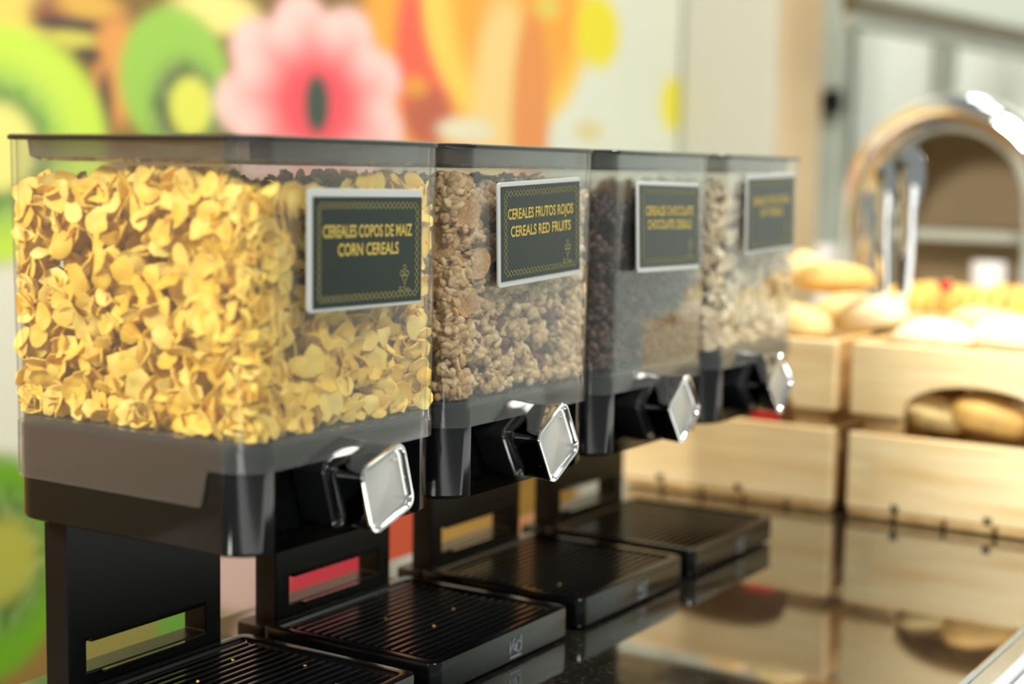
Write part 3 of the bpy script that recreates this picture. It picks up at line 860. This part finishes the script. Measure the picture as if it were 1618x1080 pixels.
def crate(x0, y0, y1, depth, h, arc, label):
    cy = (y0 + y1) / 2; cx = x0 + depth / 2; wy = y1 - y0
    t = empty('wooden_crate', (cx, cy, 0.0)); tag(t, label, 'crate', 'pine bread crates')
    zs = ((0.010, 0.0875), (0.1065, h))
    for q, (za, zb) in enumerate(zs):
        for sx in (-1, 1):
            ar = arc if (q == 1 and arc) else None
            prof = plank_profile(wy, za, zb, ar)
            xa = sx * depth / 2; xb = xa - sx * TH
            b = MB(); b.loft([[(xa, p[0], p[1]) for p in prof], [(xb, p[0], p[1]) for p in prof]])
            me = b.mesh('plank'); bm = bmesh.new(); bm.from_mesh(me); bmesh.ops.recalc_face_normals(bm, faces=bm.faces); bm.to_mesh(me); bm.free()
            link('plank', bevel(me, 0.0018, 2), t, M['pine_y'])
        for sy in (-1, 1):
            ya = sy * wy / 2; yb = ya - sy * TH
            link('plank', bevel(MB().box(-depth / 2 + TH, depth / 2 - TH, min(ya, yb), max(ya, yb), za, zb).mesh('plank'), 0.0015, 1), t, M['pine_x'])
    for sx in (-1, 1):
        for sy in (-1, 1):
            xa, ya = sx * (depth / 2 - TH), sy * (wy / 2 - TH)
            link('corner_post', bevel(MB().box(min(xa, xa - sx * .02), max(xa, xa - sx * .02), min(ya, ya - sy * .036), max(ya, ya - sy * .036), 0.01, h - .006).mesh('corner_post'), .001, 1), t, M['pine_post'])
    nb = 5
    for k in range(nb):
        ya = -wy / 2 + wy * (k + .04) / nb; yb = -wy / 2 + wy * (k + .96) / nb
        link('bottom_slat', bevel(MB().box(-depth / 2 + .001, depth / 2 - .001, ya, yb, 0.002, 0.0095).mesh('bottom_slat'), .001, 1), t, M['pine_x'])
    link('added_inner_board', bevel(MB().box(-depth / 2 + TH + .0205, depth / 2 - TH - .0205, -wy / 2 + TH + .0005, wy / 2 - TH - .0005, .150, .157).mesh('added_inner_board'), .001, 1), t, M['pine_x'])  # added board: hides the bread above so the crate below stays dark
    for yy in (-.075, .018):
        link('nail', bevel(MB().box(-depth / 2 - .0006, -depth / 2 + .004, -yy - .004, -yy + .004, .011, .018).mesh('nail'), .0005, 1), t, M['nail'])
    return t
crate(0.90, 0.020, 0.262, 0.27, 0.178, (.075, .030), 'pine bread crate standing right behind the dispenser row')
crate(0.897, -0.250, 0.002, 0.27, 0.179, (.072, .036), 'pine bread crate with arched handle at the right edge')
crate(1.19, -0.26, 0.10, 0.22, 0.186, None, 'pine crate of sliced bread behind the two front crates')

def bread_mesh(seed, L_, r, pinch=0.0, sub=3):
    g = random.Random(seed)
    bm = bmesh.new(); bmesh.ops.create_icosphere(bm, subdivisions=sub, radius=1)
    ph = [g.uniform(0, 6) for _ in range(6)]
    for v in bm.verts:
        c = v.co.copy(); n = 1 + .05 * math.sin(4 * c.x + ph[0]) + .05 * math.sin(5 * c.y + ph[1]) + .04 * math.sin(6 * c.z + ph[2])
        slash = -0.06 * max(0, math.cos(c.x * 9 + c.y * 3 + ph[3])) ** 6 if c.z > .4 else 0
        e = math.copysign(abs(c.x) ** .85, c.x)
        v.co = Vector((e * L_ * n, c.y * r * n, (c.z * .82 * r if c.z > 0 else c.z * .6 * r) * (n + slash)))
    me = bpy.data.meshes.new('bread_roll'); bm.to_mesh(me); bm.free(); me.shade_smooth()
    return me
M['bread'] = pmat('pale_bread_crust', lin((240, 214, 150)), 0.6, noise=0.30, nscale=26, bump=0.3, bscale=120)
M['bread2'] = pmat('golden_bread_crust', lin((228, 184, 104)), 0.55, noise=0.32, nscale=24, bump=0.3, bscale=120)
M['bread3'] = pmat('floury_bread_crust', lin((246, 232, 196)), 0.7, noise=0.18, nscale=30, bump=0.3, bscale=120)
ROLLS = [
 (1.05, .122, .240, .040, .026, 30, 'bread', 'pale bread roll on top of the pile, tucked behind the last dispenser'),
 (1.005, .064, .232, .044, .024, -55, 'bread2', 'golden bread roll high on the pile, beside the last dispenser'),
 (0.965, .092, .186, .046, .027, 80, 'bread', 'pale bread roll low in the crate behind the dispenser row'),
 (1.035, .030, .192, .046, .028, 65, 'bread3', 'floury bread roll beside the serving tongs in the left crate'),
 (1.085, .170, .186, .050, .030, 20, 'bread2', 'golden bread roll at the back of the left crate'),
 (1.105, .080, .186, .048, .030, 100, 'bread', 'pale bread roll under the pile in the left crate'),
 (0.968, .170, .180, .050, .028, 85, 'bread2', 'golden bread roll at the far end of the left crate'),
 (0.965, -.060, .180, .050, .026, 92, 'bread3', 'floury white bread roll at the near left of the right crate'),
 (0.968, -.150, .186, .055, .027, 84, 'bread3', 'floury white bread roll at the right edge of the photo'),
 (1.06, -.090, .188, .050, .027, 75, 'bread', 'pale bread roll in the second rank of the right crate'),
 (1.07, -.190, .186, .050, .027, 95, 'bread', 'pale bread roll at the back corner of the right crate'),
 (0.955, -.066, .104, .036, .026, 88, 'bread', 'bread roll peeking through the left half of the arched handle'),
 (0.952, -.126, .106, .040, .028, 92, 'bread2', 'bread roll peeking through the right half of the arched handle'),
]
for k, (x, y, z, l_, r, a, m_, lb) in enumerate(ROLLS):
    me = bread_mesh(k + 11, l_, r)
    o = link('bread_roll', me, None, M[m_], (x, y, z), (rnd.uniform(-.25, .25), rnd.uniform(-.2, .2), math.radians(a)))
    tag(o, lb, 'bread', 'bread rolls in the crates')
M['slice'] = pmat('bread_crumb', lin((250, 226, 140)), 0.7, noise=0.16, nscale=60, bump=0.3, bscale=300)
M['crust'] = pmat('slice_crust', lin((222, 168, 70)), 0.6, noise=0.2, nscale=40)
gs = random.Random(3)
sl = MB(); prof = [(0.036 * math.cos(a) * (1 + .08 * math.sin(3 * a)), 0.030 * math.sin(a)) for a in [2 * math.pi * k / 20 for k in range(20)]]
sl.loft([[(p[0], y, p[1]) for p in prof] for y in (-.0055, .0055)])
slm = bevel(sl.mesh('bread_slice'), .001, 1)
slm.materials.append(M['slice']); slm.materials.append(M['crust'])
for p_ in slm.polygons:
    if abs(p_.normal.y) < .5: p_.material_index = 1
for row in range(2):
    for k in range(18):
        y = .075 - k * .0178
        o = link('bread_slice', slm, None, None, (1.245 + row * .075, y, .186 + gs.uniform(-.004, .004)), (gs.uniform(-.1, .1), gs.uniform(-.05, .05), gs.uniform(-.15, .15)))
        tag(o, 'slice of pale bread standing in the front rank of the rear crate' if row == 0 else 'slice of pale bread standing in the back rank of the rear crate', 'bread slice', 'slices front rank' if row == 0 else 'slices back rank')

# red bits
M['red'] = pmat('red_gloss', (0.55, 0.015, 0.02), 0.3)
def tomato(name, loc, r, label, cat):
    bm = bmesh.new(); bmesh.ops.create_uvsphere(bm, u_segments=16, v_segments=10, radius=r)
    for v in bm.verts:
        h = math.hypot(v.co.x, v.co.y) / r
        v.co.z *= .85
        if v.co.z > 0: v.co.z -= .25 * r * max(0, 1 - h * 2.2)
    me = bpy.data.meshes.new(name); bm.to_mesh(me); bm.free(); me.shade_smooth()
    t = link(name, me, None, M['red'], loc); tag(t, label, cat)
    st = MB().tube([(0, 0, r * .55), (0, 0, r * .9), (r * .15, 0, r * 1.15)], r * .1, 6).mesh('stem', True)
    link('stem', st, t, M['stem'])
M['stem'] = pmat('green_stem', (0.05, 0.12, 0.02), 0.6)
tomato('cherry_tomato', (1.212, .006, .219), .008, 'tiny red tomato on the sliced bread', 'tomato')
tg_ = bevel(MB().box(-.004, .004, -.016, .016, 0, .009).mesh('red_clip'), .002, 2)
tag(link('red_clip', tg_, None, M['red'], (.909, .098, .0880)), 'small red clip on the lower plank of the left crate', 'clip')

# serving tongs standing in the left crate
def tongs():
    t = empty('serving_tongs', (1.05, .014, .165)); tag(t, 'chrome serving tongs standing upright between the bread crates', 'tongs')
    def arm(y0, y1, top, w):
        b = MB(); rings = []
        for k in range(19):
            u = k / 18; z = u * top; y = y0 * (1 - u) + y1 * u + .003 * math.sin(u * math.pi) * (1 if y1 > 0 else -1)
            ww = w * (.55 + .25 * u) if u < .70 else w * (.725 + .55 * math.sin((u - .70) / .30 * math.pi))
            if k == 18: ww = w * .3
            th = .0016; dx = .006 * math.cos(u * 3.1)
            rings.append([(dx - th, y - ww, z), (dx - th * 2.2, y, z), (dx - th, y + ww, z), (dx + th, y + ww, z), (dx, y, z), (dx + th, y - ww, z)])
        b.loft(rings); return b.mesh('arm', True, 50)
    link('arm', arm(.006, .012, .200, .0095), t, M['chrome'])
    link('arm', arm(-.006, -.015, .214, .0115), t, M['chrome'])
    b = MB().tube([(0, .004 * math.cos(a), .002 + .005 * math.sin(a)) for a in [math.pi * k / 8 + math.pi for k in range(9)]], .0035, 8)
    link('spring_joint', b.mesh('spring_joint', True), t, M['chrome'])
    t.rotation_euler = (0, 0, math.radians(12))
tongs()

# roll-top chrome warmer behind the crates, on a side counter
M['side_top'] = pmat('side_counter_stone', (0.30, 0.27, 0.22), 0.25, noise=0.2, nscale=60)
tag(link('side_counter', bevel(MB().box(1.52, 2.6, -0.7, 0.75, -0.04, 0.0).mesh('side_counter'), .004, 2), None, M['side_top']), 'grey side counter behind the bread crates', 'counter', kind='structure')
tag(link('side_counter_base', MB().box(1.56, 2.55, -0.66, 0.7, -0.9, -0.041).mesh('side_counter_base'), None, M['grey_frame']), 'grey base under the side counter', 'counter', kind='structure')
M['brown_in'] = pmat('brown_inner_panel', lin((158, 134, 98)), 0.55, noise=0.1, nscale=10)
def warmer():
    cx, cy, cz, Ro, Ri = 1.70, .156, .304, .164, .108
    t = empty('roll_top_warmer', (cx + .12, cy, 0)); tag(t, 'arched chrome roll-top food warmer behind the bread crates', 'food warmer')
    def arch(Ro_, Ri_, xa, xb, name, mat):
        b = MB(); prof = []
        n = 28
        rings = []
        for k in range(n + 1):
            a = math.pi * k / n
            c, s_ = math.cos(a), math.sin(a)
            m = (Ro_ + Ri_) / 2; hw = (Ro_ - Ri_) / 2
            ring_ = []
            for q in range(12):
                e = 2 * math.pi * q / 12
                rr = m + hw * math.cos(e); xx = (xa + xb) / 2 + (xb - xa) / 2 * math.sin(e)
                ring_.append((xx - cx - .12, rr * c, cz + rr * s_))
            rings.append(ring_)
        first = [(p[0], p[1], 0.022) for p in rings[0]]; last = [(p[0], p[1], 0.022) for p in rings[-1]]
        b.loft([first] + rings + [last])
        me = b.mesh(name, True, 60)
        return link(name, me, t, mat)
    arch(Ro, Ri, cx - .02, cx + .02, 'front_hoop', M['chrome'])
    # dome behind the hoop
    b = MB(); rings = []
    for xx in (.02, .20):
        o_ = [(xx - .12, (Ro - .014) * math.cos(math.pi * k / 24), cz + (Ro - .014) * math.sin(math.pi * k / 24)) for k in range(25)]
        i_ = [(xx - .12, (Ro - .018) * math.cos(math.pi * k / 24), cz + (Ro - .018) * math.sin(math.pi * k / 24)) for k in reversed(range(25))]
        rings.append(o_ + i_)
    b.loft(rings); link('dome', b.mesh('dome', True, 50), t, M['steel'])
    back = [((Ro - .019) * math.cos(math.pi * k / 24), cz + (Ro - .019) * math.sin(math.pi * k / 24)) for k in range(25)] + [(-(Ro - .019), .022), ((Ro - .019), .022)]
    b = MB(); b.loft([[(.07, p[0], p[1]) for p in back], [(.078, p[0], p[1]) for p in back]])
    link('back_panel', b.mesh('back_panel'), t, M['brown_in'])
    link('shelf', bevel(MB().box(-.09, .069, -.138, .138, .250, .266).mesh('shelf'), .002, 1), t, M['grey_frame'])
    link('base', bevel(MB().box(-.16, .10, -.172, .172, 0.001, .0215).mesh('base'), .004, 2), t, M['steel'])
    return t
warmer()

M['porcelain'] = pmat('white_porcelain', (0.80, 0.80, 0.80), 0.15)
def cup(loc, r, h, label):
    prof = [(0.55 * r, 0), (.6 * r, .003), (.8 * r, h * .3), (.95 * r, h * .7), (r, h), (r * .93, h), (.86 * r, h * .65), (.7 * r, h * .3), (.3 * r, h * .12)]
    b = MB(); b.loft([[(p[0] * math.cos(2 * math.pi * k / 24), p[0] * math.sin(2 * math.pi * k / 24), p[1]) for k in range(24)] for p in prof])
    t = link('cup', b.mesh('cup', True, 50), None, M['porcelain'], loc); tag(t, label, 'cup', 'white cups')
    hd = MB().tube([(0, r * .9 + .016 * math.sin(a) * 1.0, h * .5 + .018 * math.cos(a)) for a in [math.pi * k / 10 for k in range(11)]], .0035, 8)
    link('handle', hd.mesh('handle', True), t, M['porcelain'])
cup((1.745, .105, .022), .027, .200, 'tall white porcelain cup inside the arched warmer')
cup((1.78, .36, .001), .034, .235, 'tall white porcelain cup left of the arched warmer')
